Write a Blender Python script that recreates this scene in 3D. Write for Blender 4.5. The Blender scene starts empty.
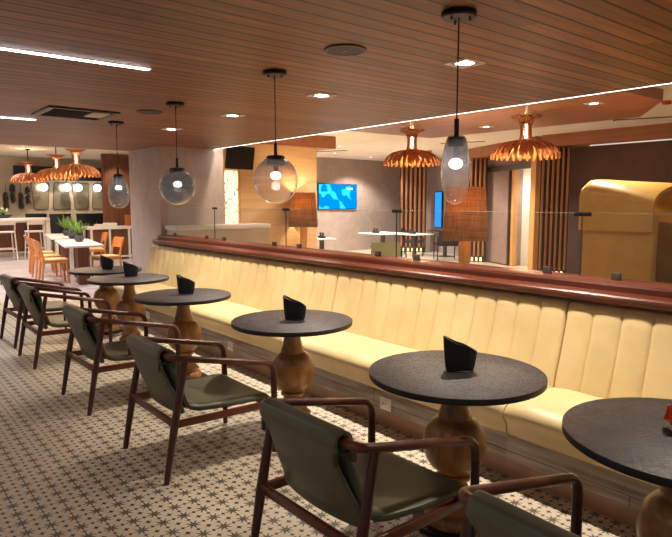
import bpy, bmesh, math, random
from mathutils import Vector, Matrix, Euler
PI = math.pi
scn = bpy.context.scene
COL = scn.collection
random.seed(7)

# ---------------------------------------------------------------- materials
def srgb(r, g, b):
    f = lambda c: (c/255/12.92) if c/255 <= .04045 else ((c/255+.055)/1.055)**2.4
    return (f(r), f(g), f(b), 1)

class NT:
    def __init__(s, name):
        s.m = bpy.data.materials.new(name); s.m.use_nodes = True
        s.n = s.m.node_tree.nodes; s.l = s.m.node_tree.links
        s.b = s.n['Principled BSDF']; s.out = s.n['Material Output']
    def new(s, t, **k):
        n = s.n.new(t)
        for a, v in k.items(): setattr(n, a, v)
        return n
    def link(s, a, b): s.l.new(a, b)
    def val(s, x):
        return x
    def math(s, op, a, b=None, c=None, clamp=False):
        n = s.new('ShaderNodeMath', operation=op); n.use_clamp = clamp
        for i, v in enumerate((a, b, c)):
            if v is None: continue
            if isinstance(v, (int, float)): n.inputs[i].default_value = v
            else: s.link(v, n.inputs[i])
        return n.outputs[0]
    def mix(s, f, a, b, blend='MIX'):
        n = s.new('ShaderNodeMix', data_type='RGBA', blend_type=blend)
        if isinstance(f, (int, float)): n.inputs[0].default_value = f
        else: s.link(f, n.inputs[0])
        for i, v in ((6, a), (7, b)):
            if isinstance(v, (tuple, list)): n.inputs[i].default_value = v
            else: s.link(v, n.inputs[i])
        return n.outputs[2]
    def coord(s, scale=(1, 1, 1), rot=(0, 0, 0), kind='Object'):
        t = s.new('ShaderNodeTexCoord'); m = s.new('ShaderNodeMapping')
        m.inputs['Scale'].default_value = scale; m.inputs['Rotation'].default_value = rot
        s.link(t.outputs[kind], m.inputs[0]); return m.outputs[0]
    def noise(s, vec, scale, detail=4, rough=.55, dist=0):
        n = s.new('ShaderNodeTexNoise'); n.inputs['Scale'].default_value = scale
        n.inputs['Detail'].default_value = detail; n.inputs['Roughness'].default_value = rough
        n.inputs['Distortion'].default_value = dist
        s.link(vec, n.inputs['Vector']); return n.outputs[0]
    def ramp(s, f, stops):
        n = s.new('ShaderNodeValToRGB'); e = n.color_ramp.elements
        e[0].position, e[0].color = stops[0]; e[1].position, e[1].color = stops[-1]
        for p, c in stops[1:-1]:
            x = e.new(p); x.color = c
        s.link(f, n.inputs[0]); return n.outputs[0]
    def bump(s, h, strength=.3, dist=.01):
        n = s.new('ShaderNodeBump'); n.inputs['Strength'].default_value = strength
        n.inputs['Distance'].default_value = dist
        s.link(h, n.inputs['Height']); s.link(n.outputs[0], s.b.inputs['Normal'])
    def set(s, color=None, rough=None, metal=None, spec=None):
        if color is not None:
            if isinstance(color, tuple): s.b.inputs['Base Color'].default_value = color
            else: s.link(color, s.b.inputs['Base Color'])
        if rough is not None:
            if isinstance(rough, (int, float)): s.b.inputs['Roughness'].default_value = rough
            else: s.link(rough, s.b.inputs['Roughness'])
        if metal is not None: s.b.inputs['Metallic'].default_value = metal
        if spec is not None: s.b.inputs['Specular IOR Level'].default_value = spec
        return s.m

def plain(name, c, rough=.5, metal=0, var=.08, nscale=30, bump=0):
    t = NT(name); v = t.coord()
    n = t.noise(v, nscale, 3)
    d = tuple(x*(1-var*2) for x in c[:3])+(1,); h = tuple(min(1, x*(1+var)) for x in c[:3])+(1,)
    t.set(t.ramp(n, [(.3, d), (.7, h)]), rough, metal)
    if bump: t.bump(n, bump, .003)
    return t.m

def wood(name, dark, light, axis='x', freq=14, rough=.4, stretch=.05, bump=.08):
    t = NT(name)
    s = {'x': (stretch, 1, 1), 'y': (1, stretch, 1), 'z': (1, 1, stretch)}[axis]
    v = t.coord(s)
    a = t.noise(v, freq, 6, .65, .6); b = t.noise(v, freq*5, 3, .6)
    f = t.math('ADD', t.math('MULTIPLY', a, .75), t.math('MULTIPLY', b, .25))
    t.set(t.ramp(f, [(.3, dark), (.5, tuple((x+y)/2 for x, y in zip(dark, light))), (.72, light)]), rough)
    t.bump(f, bump, .004)
    return t.m

def emit(name, c, s):
    t = NT(name); t.n.remove(t.b)
    e = t.new('ShaderNodeEmission'); e.inputs[0].default_value = c; e.inputs[1].default_value = s
    t.link(e.outputs[0], t.out.inputs[0]); return t.m

def thin_glass(name, tint, refl=1.0, grad=None, rough=0.0, haze=0):
    """single-walled glass: tinted see-through plus Fresnel mirror"""
    t = NT(name); t.n.remove(t.b)
    tr = t.new('ShaderNodeBsdfTransparent'); gl = t.new('ShaderNodeBsdfGlossy')
    gl.inputs['Roughness'].default_value = rough
    if grad:
        v = t.coord(); sp = t.new('ShaderNodeSeparateXYZ'); t.link(v, sp.inputs[0])
        f = t.math('MULTIPLY_ADD', sp.outputs[2], 1/(grad[1]-grad[0]), -grad[0]/(grad[1]-grad[0]), True)
        t.link(t.ramp(f, [(0, grad[2]), (.35, grad[2]), (.75, tint), (1, tint)]), tr.inputs[0])
    else:
        tr.inputs[0].default_value = tint
    lw = t.new('ShaderNodeLayerWeight'); lw.inputs[0].default_value = .5
    mx = t.new('ShaderNodeMixShader')
    t.link(t.math('MULTIPLY_ADD', t.math('POWER', lw.outputs['Facing'], 4.0), .92*refl, .028*refl, True), mx.inputs[0])
    t.link(tr.outputs[0], mx.inputs[1]); t.link(gl.outputs[0], mx.inputs[2])
    if haze:
        tl = t.new('ShaderNodeBsdfTranslucent'); tl.inputs[0].default_value = (.8, .78, .8, 1)
        m2 = t.new('ShaderNodeMixShader'); m2.inputs[0].default_value = haze
        t.link(mx.outputs[0], m2.inputs[1]); t.link(tl.outputs[0], m2.inputs[2]); mx = m2
    t.link(mx.outputs[0], t.out.inputs[0]); return t.m

def star_tiles():
    t = NT('star_tile'); v = t.coord(); p = .105
    sp = t.new('ShaderNodeSeparateXYZ'); t.link(v, sp.inputs[0])
    U = t.math('DIVIDE', t.math('ADD', sp.outputs[0], 2.943+10.5), p)
    V = t.math('DIVIDE', t.math('ADD', sp.outputs[1], -.65+10.5), p)
    u = t.math('SUBTRACT', t.math('FRACT', t.math('ADD', U, .5)), .5)
    w = t.math('SUBTRACT', t.math('FRACT', t.math('ADD', V, .5)), .5)
    r = t.math('SQRT', t.math('ADD', t.math('MULTIPLY', u, u), t.math('MULTIPLY', w, w)))
    th = t.math('ARCTAN2', w, u)
    k = t.math('MULTIPLY', t.math('ABSOLUTE', t.math('SUBTRACT', t.math('FRACT', t.math('MULTIPLY', t.math('ADD', th, PI), 4/PI)), .5)), 2)
    R = t.math('MULTIPLY_ADD', t.math('POWER', k, 1.7), .25, .15)
    star = t.math('MULTIPLY', t.math('SUBTRACT', R, r), 34, None, True)
    core = t.math('MULTIPLY', t.math('SUBTRACT', t.math('MULTIPLY', R, .80), r), 34, None, True)
    au = t.math('ABSOLUTE', u); aw = t.math('ABSOLUTE', w)
    eu = t.math('POWER', t.math('SUBTRACT', .5, au), .5); ew = t.math('POWER', t.math('SUBTRACT', .5, aw), .5)
    su = t.math('POWER', au, .5); sw = t.math('POWER', aw, .5)
    # small concave marks where four petals meet
    node = None
    for a, b, lim in ((eu, sw, .47), (su, ew, .47), (eu, ew, .52)):
        d = t.math('MULTIPLY', t.math('SUBTRACT', lim, t.math('ADD', a, b)), 14, None, True)
        node = d if node is None else t.math('MAXIMUM', node, d)
    m = t.math('MAXIMUM', t.math('SUBTRACT', star, t.math('MULTIPLY', core, .14)), node)
    big = t.noise(t.coord(), 1.3, 4); fine = t.noise(t.coord(), 40, 4)
    cream = t.mix(big, srgb(205, 190, 168), srgb(226, 212, 190)); cream = t.mix(t.math('MULTIPLY', fine, .35), cream, srgb(176, 156, 134))
    dark = t.mix(fine, srgb(46, 38, 35), srgb(74, 62, 56))
    t.set(t.mix(m, cream, dark), t.math('MULTIPLY_ADD', fine, .2, .33))
    t.bump(m, .06, .002)
    return t.m

def ceiling_planks():
    t = NT('ceiling_planks'); v = t.coord(); p = .117
    sp = t.new('ShaderNodeSeparateXYZ'); t.link(v, sp.inputs[0])
    q = t.math('DIVIDE', t.math('ADD', sp.outputs[0], 1.367+23.4), p)
    idx = t.math('FLOOR', q); fr = t.math('FRACT', q)
    gap = t.math('LESS_THAN', fr, .13)
    wn = t.new('ShaderNodeTexWhiteNoise', noise_dimensions='1D'); t.link(idx, wn.inputs['W'])
    # board ends: every row has its own offset
    q2 = t.math('DIVIDE', t.math('ADD', sp.outputs[1], t.math('MULTIPLY', wn.outputs[0], 7.3)), 1.9)
    cb = t.new('ShaderNodeCombineXYZ'); t.link(idx, cb.inputs[0]); t.link(t.math('FLOOR', q2), cb.inputs[1])
    wn2 = t.new('ShaderNodeTexWhiteNoise', noise_dimensions='2D'); t.link(cb.outputs[0], wn2.inputs['Vector'])
    off = t.new('ShaderNodeCombineXYZ'); t.link(t.math('MULTIPLY', wn2.outputs[0], 40), off.inputs[2])
    ad = t.new('ShaderNodeVectorMath', operation='ADD'); t.link(t.coord((1, .06, 1)), ad.inputs[0]); t.link(off.outputs[0], ad.inputs[1])
    g = t.noise(ad.outputs[0], 26, 6, .65, .5)
    c = t.ramp(g, [(.28, srgb(100, 60, 40)), (.5, srgb(140, 90, 61)), (.75, srgb(176, 120, 84))])
    c = t.mix(1.0, c, t.ramp(wn2.outputs[0], [(0, (.66, .63, .62, 1)), (1, (1.12, 1.08, 1.04, 1))]), 'MULTIPLY')
    c = t.mix(gap, c, srgb(20, 12, 9))
    t.set(c, t.math('MULTIPLY_ADD', g, .2, .36), spec=.35)
    t.bump(t.math('SUBTRACT', 1, gap), .4, .006)
    return t.m

def leather(name, a, b, rough=.42, scale=260, bump=.12):
    t = NT(name); v = t.coord()
    n = t.noise(v, 5, 3); f = t.new('ShaderNodeTexVoronoi'); f.inputs['Scale'].default_value = scale; t.link(v, f.inputs['Vector'])
    t.set(t.ramp(n, [(.3, a), (.7, b)]), t.math('MULTIPLY_ADD', n, .15, rough-.07))
    t.bump(f.outputs[0], bump, .0015); return t.m

def tabletop_mat():
    t = NT('pebbled_top'); v = t.coord()
    f = t.new('ShaderNodeTexVoronoi'); f.inputs['Scale'].default_value = 120; t.link(t.coord((1, .45, 1)), f.inputs['Vector'])
    n = t.noise(v, 9, 5)
    t.set(t.ramp(n, [(.3, srgb(40, 33, 34)), (.7, srgb(68, 59, 60))]), t.math('MULTIPLY_ADD', f.outputs[0], .3, .34))
    t.bump(f.outputs[0], .35, .003); return t.m

def plaster(name, a, b, scale=3.0):
    t = NT(name); v = t.coord(); n = t.noise(v, scale, 8, .7, .8); w = t.noise(t.coord((1, 1, .12)), 45, 3)
    f = t.math('ADD', t.math('MULTIPLY', n, .7), t.math('MULTIPLY', w, .3))
    t.set(t.ramp(f, [(.3, a), (.7, b)]), .75); t.bump(f, .12, .01); return t.m

def planks(name, dark, light, axis='x', width=.1, length=1.2, rough=.5, plane='xz'):
    t = NT(name)
    rot = {'xy': (0, 0, 0), 'xz': (PI/2, 0, 0), 'yz': (0, PI/2, PI/2)}[plane]
    tc = t.new('ShaderNodeTexCoord'); sp = t.new('ShaderNodeSeparateXYZ'); t.link(tc.outputs['Object'], sp.inputs[0])
    cb = t.new('ShaderNodeCombineXYZ')
    o = {'x': 0, 'y': 1, 'z': 2}; a, b = plane
    along = axis; across = b if axis == a else a
    t.link(sp.outputs[o[along]], cb.inputs[0]); t.link(sp.outputs[o[across]], cb.inputs[1])
    br = t.new('ShaderNodeTexBrick'); br.offset = .37
    br.inputs['Scale'].default_value = 1; br.inputs['Brick Width'].default_value = length; br.inputs['Row Height'].default_value = width
    br.inputs['Mortar Size'].default_value = .003; br.inputs['Color1'].default_value = (.75, .75, .75, 1); br.inputs['Color2'].default_value = (1.1, 1.1, 1.1, 1)
    br.inputs['Mortar'].default_value = (.3, .3, .3, 1)
    t.link(cb.outputs[0], br.inputs['Vector'])
    s = [1, 1, 1]; s[o[along]] = .07
    g = t.noise(t.coord(tuple(s)), 22, 6, .65, .7)
    t.set(t.mix(1.0, t.ramp(g, [(.3, dark), (.7, light)]), br.outputs[0], 'MULTIPLY'), rough)
    t.bump(g, .15, .005); return t.m

def screen_mat(name, base, blob, s, seed=0.0):
    t = NT(name); t.n.remove(t.b); v = t.coord((1, 1, 1))
    n = t.noise(v, 3.4, 1.0, .4)
    c = t.ramp(n, [(.56, base), (.60, blob)])
    e = t.new('ShaderNodeEmission'); t.link(c, e.inputs[0]); e.inputs[1].default_value = s
    t.link(e.outputs[0], t.out.inputs[0]); return t.m

def carved_mat():
    t = NT('carved_screen'); v = t.coord((1, 1.6, .35), (.5, 0, 0))
    w = t.new('ShaderNodeTexVoronoi'); w.feature = 'DISTANCE_TO_EDGE'; w.inputs['Scale'].default_value = 14; t.link(v, w.inputs['Vector'])
    k = t.math('LESS_THAN', w.outputs[0], .045)
    t.set(t.mix(k, srgb(245, 232, 205), srgb(120, 96, 66)), .5)
    t.link(t.mix(k, srgb(255, 232, 190), (.02, .015, .01, 1)), t.b.inputs['Emission Color']); t.b.inputs['Emission Strength'].default_value = .9
    return t.m

M = dict(
    star=star_tiles(), ceil=ceiling_planks(),
    farfloor=plain('beige_stone', srgb(196, 180, 160), .35, nscale=2),
    woodfloor=planks('grey_wood_floor', srgb(186, 176, 178), srgb(214, 204, 204), 'y', .18, 1.6, .35, 'xy'),
    white=plain('white_paint', srgb(226, 216, 198), .8, nscale=1.5, var=.03),
    trimwhite=plain('white_lacquer', srgb(232, 226, 220), .35, nscale=3, var=.03),
    taupe=plaster('taupe_plaster', srgb(146, 128, 120), srgb(178, 160, 152)),
    taupe2=plaster('stone_cladding', srgb(164, 148, 142), srgb(196, 180, 174), 2.2),
    darktaupe=plaster('dark_plaster', srgb(86, 60, 52), srgb(108, 78, 68), 2.0),
    cream=plaster('cream_panel', srgb(196, 180, 158), srgb(214, 198, 176), 1.5),
    rail=wood('rail_mahogany', srgb(60, 21, 12), srgb(110, 50, 27), 'x', 16, .40),
    kick=planks('weathered_board', srgb(112, 97, 86), srgb(204, 186, 168), 'x', .15, 1.1, .55, 'xz'),
    plinth=wood('plinth_wood', srgb(146, 108, 82), srgb(172, 132, 102), 'x', 10, .4),
    oakwall=wood('pale_oak_wall', srgb(200, 162, 114), srgb(230, 198, 150), 'y', 8, .5, .06),
    oakpost=wood('oak_post', srgb(186, 128, 66), srgb(224, 170, 104), 'z', 14, .5),
    beam=wood('beam_wood', srgb(134, 82, 52), srgb(170, 112, 76), 'x', 9, .45),
    raft=wood('raft_wood', srgb(132, 84, 58), srgb(168, 114, 84), 'x', 9, .4),
    slat=wood('slat_wood', srgb(140, 86, 50), srgb(184, 124, 78), 'z', 16, .5),
    walnutwall=planks('walnut_wall', srgb(88, 52, 36), srgb(134, 84, 60), 'z', .16, 3, .5, 'yz'),
    yellow=leather('butter_leather', srgb(213, 188, 136), srgb(225, 201, 152), .38, 220, .05),
    podskin=leather('mustard_leather', srgb(196, 148, 70), srgb(208, 162, 84), .4, 160, .05),
    green=leather('olive_leather', srgb(84, 86, 66), srgb(98, 100, 78), .42, 240, .14),
    walnut=wood('chair_walnut', srgb(62, 28, 18), srgb(122, 62, 40), 'y', 30, .32, .08),
    walnutv=wood('chair_walnut_upright', srgb(44, 20, 15), srgb(86, 42, 30), 'z', 30, .36, .08),
    top=tabletop_mat(), topedge=plain('black_edge', srgb(24, 22, 24), .4),
    baluster=wood('turned_mango_wood', srgb(112, 70, 38), srgb(198, 142, 86), 'z', 13, .3, .22, .05),
    black=plain('black_metal', srgb(20, 19, 20), .4, .3),
    blackplastic=plain('black_plastic', srgb(26, 26, 30), .55),
    darkgrey=plain('dark_grey', srgb(52, 50, 50), .5),
    steel=plain('brushed_steel', srgb(120, 116, 110), .35, .9),
    redcard=plain('red_card', srgb(242, 84, 40), .5), paper=plain('white_paper', srgb(236, 228, 216), .7),
    led=emit('led_line', (1, .96, .90, 1), 6.0), strip=emit('strip_tube', (1, .95, .95, 1), 9.0),
    lamp=emit('spot_lamp', (1, .93, .80, 1), 14.0), farlamp=emit('far_spot_lamp', (1, .95, .86, 1), 8.0),
    bulb=emit('pendant_bulb', (1, .93, .86, 1), 12.0), warmbulb=emit('warm_bulb', (1, .78, .45, 1), 18.0),
    globe=emit('globe_lamp', (1, .95, .85, 1), 3.0), uplight=emit('slat_uplight', (1, .62, .26, 1), 2.2),
    pane=thin_glass('pane_glass', (.975, .985, .975, 1), .55),
    petal=wood('petal_veneer', srgb(150, 82, 36), srgb(206, 134, 74), 'z', 20, .6, .2),
    shade=None,
    orangewood=wood('orange_beech', srgb(186, 106, 50), srgb(220, 146, 84), 'z', 18, .4, .1),
    seatpad=plain('cream_seat', srgb(226, 192, 132), .5),
    navy=plain('navy_upholstery', srgb(26, 27, 38), .6),
    mirror=plain('mirror_glass', srgb(176, 168, 146), .25, .45, var=.01),  # pale base colour stands in for the lit room it would reflect
    leaf=plain('leaf_green', srgb(112, 156, 66), .45, var=.3, nscale=20), pot=plain('grey_pot', srgb(70, 70, 74), .6),
    dryleaf=plain('grey_green_foliage', srgb(70, 72, 66), .8, var=.3, nscale=20),
    brickbox=plain('terracotta_box', srgb(178, 104, 62), .7),
    tv=screen_mat('tv_screen', (.0, .20, .62, 1), (.02, .55, .80, 1), 1.0),
    tv2=emit('sign_screen', (.02, .25, .8, 1), .9),
    doorpanel=plaster('door_panel', srgb(126, 104, 98), srgb(150, 126, 118), 2.5), sage=leather('sage_leather', srgb(140, 142, 108), srgb(154, 156, 122), .45, 200, .08), void=plain('vent_dark', srgb(8, 8, 9), .9), inner_sheet=plain('dark_brown', srgb(70, 42, 34), .7), carved=carved_mat(), coveline=emit('cove_line', (1, .86, .68, 1), .45), glassedge=plain('glass_edge', srgb(150, 156, 150), .2),
    bright=plain('corridor_white', srgb(236, 228, 214), .8, var=.02),
    red=plain('red_plastic', srgb(190, 60, 34), .4),
)
def shade_mat():
    t = NT('woven_shade'); v = t.coord((1, 1, 1))
    a = t.noise(t.coord((1, 1, .03)), 90, 3); b = t.noise(t.coord((.03, .03, 1)), 90, 3)
    f = t.math('MULTIPLY', t.math('ADD', a, b), .5)
    c = t.ramp(f, [(.35, srgb(112, 78, 50)), (.65, srgb(176, 132, 90))])
    t.set(c, .8)
    tr = t.new('ShaderNodeBsdfTranslucent'); t.link(c, tr.inputs[0])
    mx = t.new('ShaderNodeMixShader'); mx.inputs[0].default_value = .45
    t.link(t.b.outputs[0], mx.inputs[1]); t.link(tr.outputs[0], mx.inputs[2]); t.link(mx.outputs[0], t.out.inputs[0])
    return t.m
M['shade'] = shade_mat()

# ---------------------------------------------------------------- mesh helpers
class MB:
    def __init__(s): s.bm = bmesh.new()
    def box(s, c, d, rot=(0, 0, 0), bevel=0, seg=2):
        mt = Matrix.Translation(c) @ Euler(rot).to_matrix().to_4x4() @ Matrix.Diagonal((*d, 1))
        r = bmesh.ops.create_cube(s.bm, size=1, matrix=mt)
        if bevel:
            es = list({e for v in r['verts'] for e in v.link_edges})
            bmesh.ops.bevel(s.bm, geom=es, offset=bevel, segments=seg, affect='EDGES', profile=.5, clamp_overlap=True)
        return s
    def bb(s, x0, x1, y0, y1, z0, z1, bevel=0):
        return s.box(((x0+x1)/2, (y0+y1)/2, (z0+z1)/2), (x1-x0, y1-y0, z1-z0), bevel=bevel)
    def lathe(s, prof, seg=32, c=(0, 0, 0), cap=True, sx=1, sy=1):
        rings = []
        for r, z in prof:
            if r < 1e-5: rings.append([s.bm.verts.new((c[0], c[1], c[2]+z))])
            else: rings.append([s.bm.verts.new((c[0]+sx*r*math.cos(2*PI*i/seg), c[1]+sy*r*math.sin(2*PI*i/seg), c[2]+z)) for i in range(seg)])
        for a, b in zip(rings, rings[1:]):
            for i in range(seg):
                j = (i+1) % seg
                f = [a[i % len(a)], a[j % len(a)], b[j % len(b)], b[i % len(b)]]
                f = list(dict.fromkeys(f))
                if len(f) > 2:
                    try: s.bm.faces.new(f)
                    except ValueError: pass
        if cap:
            for r in (rings[0], rings[-1]):
                if len(r) > 2: s.bm.faces.new(r)
        return s
    def cyl(s, c, r, h, seg=24, r2=None):
        return s.lathe([(r, 0), (r2 if r2 is not None else r, h)], seg, c)
    def tube(s, pts, r, seg=10, rx=None, cap=True):
        """round (or oval: rx across, r in the other direction) bar along a path; r may be a list"""
        pts = [Vector(p) for p in pts]; n = len(pts)
        rs = r if isinstance(r, (list, tuple)) else [r]*n
        rings = []; up = None
        for i, p in enumerate(pts):
            t = (pts[min(i+1, n-1)]-pts[max(i-1, 0)]).normalized()
            if up is None:
                up = Vector((1, 0, 0)) if abs(t.x) < .9 else Vector((0, 1, 0))
            up = (up-t*up.dot(t)).normalized(); sd = t.cross(up)
            k = (rx/rs[i]) if rx else 1
            rings.append([s.bm.verts.new(p+up*math.cos(2*PI*j/seg)*rs[i]*k+sd*math.sin(2*PI*j/seg)*rs[i]) for j in range(seg)])
        for a, b in zip(rings, rings[1:]):
            for j in range(seg): s.bm.faces.new([a[j], a[(j+1) % seg], b[(j+1) % seg], b[j]])
        if cap: s.bm.faces.new(rings[0]); s.bm.faces.new(rings[-1])
        return s
    def prism(s, prof, x0, x1, axis='x'):
        """closed (y, z) outline pulled along x (or (x, z) along y, (x, y) along z)"""
        f = {'x': lambda a, b, t: (t, a, b), 'y': lambda a, b, t: (a, t, b), 'z': lambda a, b, t: (a, b, t)}[axis]
        A = [s.bm.verts.new(f(a, b, x0)) for a, b in prof]; B = [s.bm.verts.new(f(a, b, x1)) for a, b in prof]
        n = len(prof)
        for i in range(n): s.bm.faces.new([A[i], A[(i+1) % n], B[(i+1) % n], B[i]])
        s.bm.faces.new(A); s.bm.faces.new(B[::-1])
        return s
    def grid(s, fn, nu, nv, closed_u=False):
        vs = [[s.bm.verts.new(fn(i/(nu-1 if not closed_u else nu), j/(nv-1))) for j in range(nv)] for i in range(nu)]
        for i in range(nu if closed_u else nu-1):
            for j in range(nv-1):
                a = vs[i]; b = vs[(i+1) % nu]
                s.bm.faces.new([a[j], b[j], b[j+1], a[j+1]])
        return s
    def sheet(s, fn, nu, nv, th):
        """thick sheet: fn(u, v) -> (point, normal)"""
        F = [[None]*nv for _ in range(nu)]; B = [[None]*nv for _ in range(nu)]
        for i in range(nu):
            for j in range(nv):
                p, n = fn(i/(nu-1), j/(nv-1)); p = Vector(p); n = Vector(n).normalized()
                F[i][j] = s.bm.verts.new(p+n*th/2); B[i][j] = s.bm.verts.new(p-n*th/2)
        for i in range(nu-1):
            for j in range(nv-1):
                s.bm.faces.new([F[i][j], F[i+1][j], F[i+1][j+1], F[i][j+1]]); s.bm.faces.new([B[i][j], B[i][j+1], B[i+1][j+1], B[i+1][j]])
        for i in range(nu-1):
            for j in (0, nv-1): s.bm.faces.new([F[i][j], F[i+1][j], B[i+1][j], B[i][j]])
        for j in range(nv-1):
            for i in (0, nu-1): s.bm.faces.new([F[i][j], F[i][j+1], B[i][j+1], B[i][j]])
        return s
    def build(s, name, mat, parent=None, loc=None, rotz=0, sharp=40, sub=0):
        bm = s.bm
        bmesh.ops.recalc_face_normals(bm, faces=bm.faces)
        me = bpy.data.meshes.new(name); bm.to_mesh(me); bm.free()
        for p in me.polygons: p.use_smooth = True
        if sharp: me.set_sharp_from_angle(angle=math.radians(sharp))
        me.materials.append(mat)
        o = bpy.data.objects.new(name, me); COL.objects.link(o)
        if parent: o.parent = parent
        if loc: o.location = loc
        if rotz: o.rotation_euler.z = rotz
        if sub:
            m = o.modifiers.new('smooth', 'SUBSURF'); m.levels = sub; m.render_levels = sub
        return o

def tag(o, label, cat, group=None, kind=None):
    o['label'] = label; o['category'] = cat
    if group: o['group'] = group
    if kind: o['kind'] = kind
    return o
def thing(name, label, cat, loc=(0, 0, 0), rz=0, group=None):
    o = bpy.data.objects.new(name, None); COL.objects.link(o)
    o.empty_display_size = .1; o.location = loc; o.rotation_euler.z = rz
    return tag(o, label, cat, group)
def struct(name, mb, mat, **k):
    o = mb.build(name, mat, **k); o['kind'] = 'structure'; return o
def copy_tree(o, parent=None):
    c = o.copy(); COL.objects.link(c)
    if parent: c.parent = parent
    for ch in list(KIDS.get(o.name, ())) or list(o.children): copy_tree(ch, c)
    return c
KIDS = {}
def dup(o, loc, rz=0, label=None, group=None):
    c = copy_tree(o); c.location = loc; c.rotation_euler.z = rz
    if label: c['label'] = label
    if group: c['group'] = group
    return c
def arc(cx, cy, r, a0, a1, n=6):
    return [(cx+r*math.cos(a0+(a1-a0)*i/n), cy+r*math.sin(a0+(a1-a0)*i/n)) for i in range(n+1)]
def fillet(pts, r, n=5):
    """round the inner corners of a 3-D polyline"""
    P = [Vector(p) for p in pts]; out = [P[0]]
    for i in range(1, len(P)-1):
        a, b, c = P[i-1], P[i], P[i+1]
        u = (a-b).normalized(); w = (c-b).normalized()
        A = b+u*r; C_ = b+w*r
        for k in range(n+1):
            t = k/n; out.append(A*(1-t)**2+b*2*t*(1-t)+C_*t*t)
    out.append(P[-1]); return out

HC = 2.38     # plank ceiling
HF = 2.87     # white ceiling further off
# ---------------------------------------------------------------- setting
struct('floor', MB().bb(-10.3, 3.6, -4.5, 3.30, -.1, 0), M['star'])
struct('floor_wood', MB().bb(-21.5, -10.3, -4.5, 8.0, -.1, 0), M['woodfloor'])
struct('floor_lounge', MB().bb(-10.3, 3.6, 3.30, 8.0, -.1, 0), M['farfloor'])
struct('floor_far', MB().bb(-18, 3.6, 8.0, 17, -.1, 0), M['farfloor'])
struct('ceiling', MB().bb(-10.15, 3.6, -4.5, 4.70, HC, HF+.1), M['ceil'])
struct('ceiling_far', MB().bb(-10.15, 3.6, 4.70, 17, HF, HF+.1), M['white'])
struct('ceiling_west', MB().bb(-21.5, -10.15, -4.5, 17, HF, HF+.1), M['white'])
# bright line along the ceiling edge
led = MB().bb(-8.95, 3.6, 4.70, 4.735, HC+.004, HC+.03).build('led_line', M['led'])
tag(led, 'white light line along the edge of the plank ceiling above the glass', 'light')
# stone-clad pillar at the end of the bench
struct('wall_pillar', MB().bb(-10.2, -8.95, 3.76, 4.87, 0, HF), M['taupe2'])
# half wall carrying the rail
struct('wall_partition', MB().bb(-8.12, 3.2, 3.44, 3.58, 0, .93), M['taupe'])
prof = [(3.33, .942), (3.60, .942), (3.62, .96), (3.62, 1.05), (3.605, 1.064), (3.40, 1.064), (3.385, 1.058), (3.378, 1.044), (3.378, 1.012), (3.36, 1.006), (3.325, 1.004)] \
     + arc(3.325, .978, .026, PI/2, 3*PI/2, 6) + [(3.33, .953)]
tag(MB().prism(prof, -8.16, 3.2).build('bench_rail', M['rail'], sharp=25), 'polished reddish wooden rail running along the top of the bench wall', 'rail')

# walls of the lounge behind the glass
struct('wall_oak', MB().bb(-10.6, -9.9, 5.25, 7.52, 0, HF), M['oakwall'])
struct('trim_bulkhead', MB().bb(-10.6, -9.78, 4.75, 7.93, 2.62, HF), M['beam'])
struct('wall_divider', MB().bb(-21.5, -10.6, 7.3, 7.5, 0, HF), M['cream'])
struct('wall_screen', MB().bb(-14.7, -14.5, 7.5, 15.2, 0, HF), M['taupe'])
A = Vector((-14.4, 15.1, 0)); B = Vector((-7.0, 11.6, 0)); D = (B-A).normalized(); NRM = Vector((D.y, -D.x, 0)); LW = (B-A).length
ANG = math.atan2(D.y, D.x)
def wp(s, out, z): return A+D*s+NRM*out+Vector((0, 0, z))
def wbox(mb, s0, s1, o0, o1, z0, z1, bevel=0):
    return mb.box(wp((s0+s1)/2, (o0+o1)/2, (z0+z1)/2), (s1-s0, o1-o0, z1-z0), (0, 0, ANG), bevel)
struct('wall_back', wbox(wbox(wbox(MB(), -.1, 6.45, -.3, 0, 0, HF), 6.45, 7.46, -.3, 0, 2.33, HF), 7.46, LW+.05, -.3, 0, 0, HF), M['taupe'])
struct('wall_lounge', MB().bb(-7.0, 3.6, 11.6, 11.8, 0, HF), M['darktaupe'])
# corridor beyond the sliding door
struct('wall_corridor', wbox(wbox(wbox(MB(), 6.2, 6.4, -1.8, -.3, 0, 2.6), 7.45, 7.65, -1.8, -.3, 0, 2.6), 6.2, 7.65, -1.9, -1.8, 0, 2.6), M['bright'])
# wooden bulkhead above the far wall
bk = MB(); wbox(bk, 3.6, LW+.1, 0, .55, 2.63, HF); bk.bb(-6.95, 3.6, 11.0, 11.6, 2.63, HF)
struct('trim_beam', bk, M['beam'])
tag(MB().bb(-6.1, 3.6, 11.3, 11.32, 2.612, 2.63).build('cove_light', M['coveline']), 'thin white light line under the far wooden beam', 'light')
# wooden ceiling raft
struct('ceiling_raft', MB().prism([(-7.15, 4.95), (-2.9, 4.95), (-2.9, 6.05), (-2.9, 6.85), (-3.62, 7.92), (-7.0, 7.75)], 2.60, 2.72, 'z'), M['raft'])

# wall of the dining zone
struct('wall_mirror', MB().bb(-21.0, -20.0, 1.5, 7.3, 0, HF), M['cream'])
struct('wall_walnut', MB().bb(-17.15, -17.0, 5.54, 6.6, 0, HF-.02), M['walnutwall'])
struct('trim_header', MB().bb(-20.0, -19.7, 3.9, 6.9, 2.2, 2.60), M['navy'])

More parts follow.
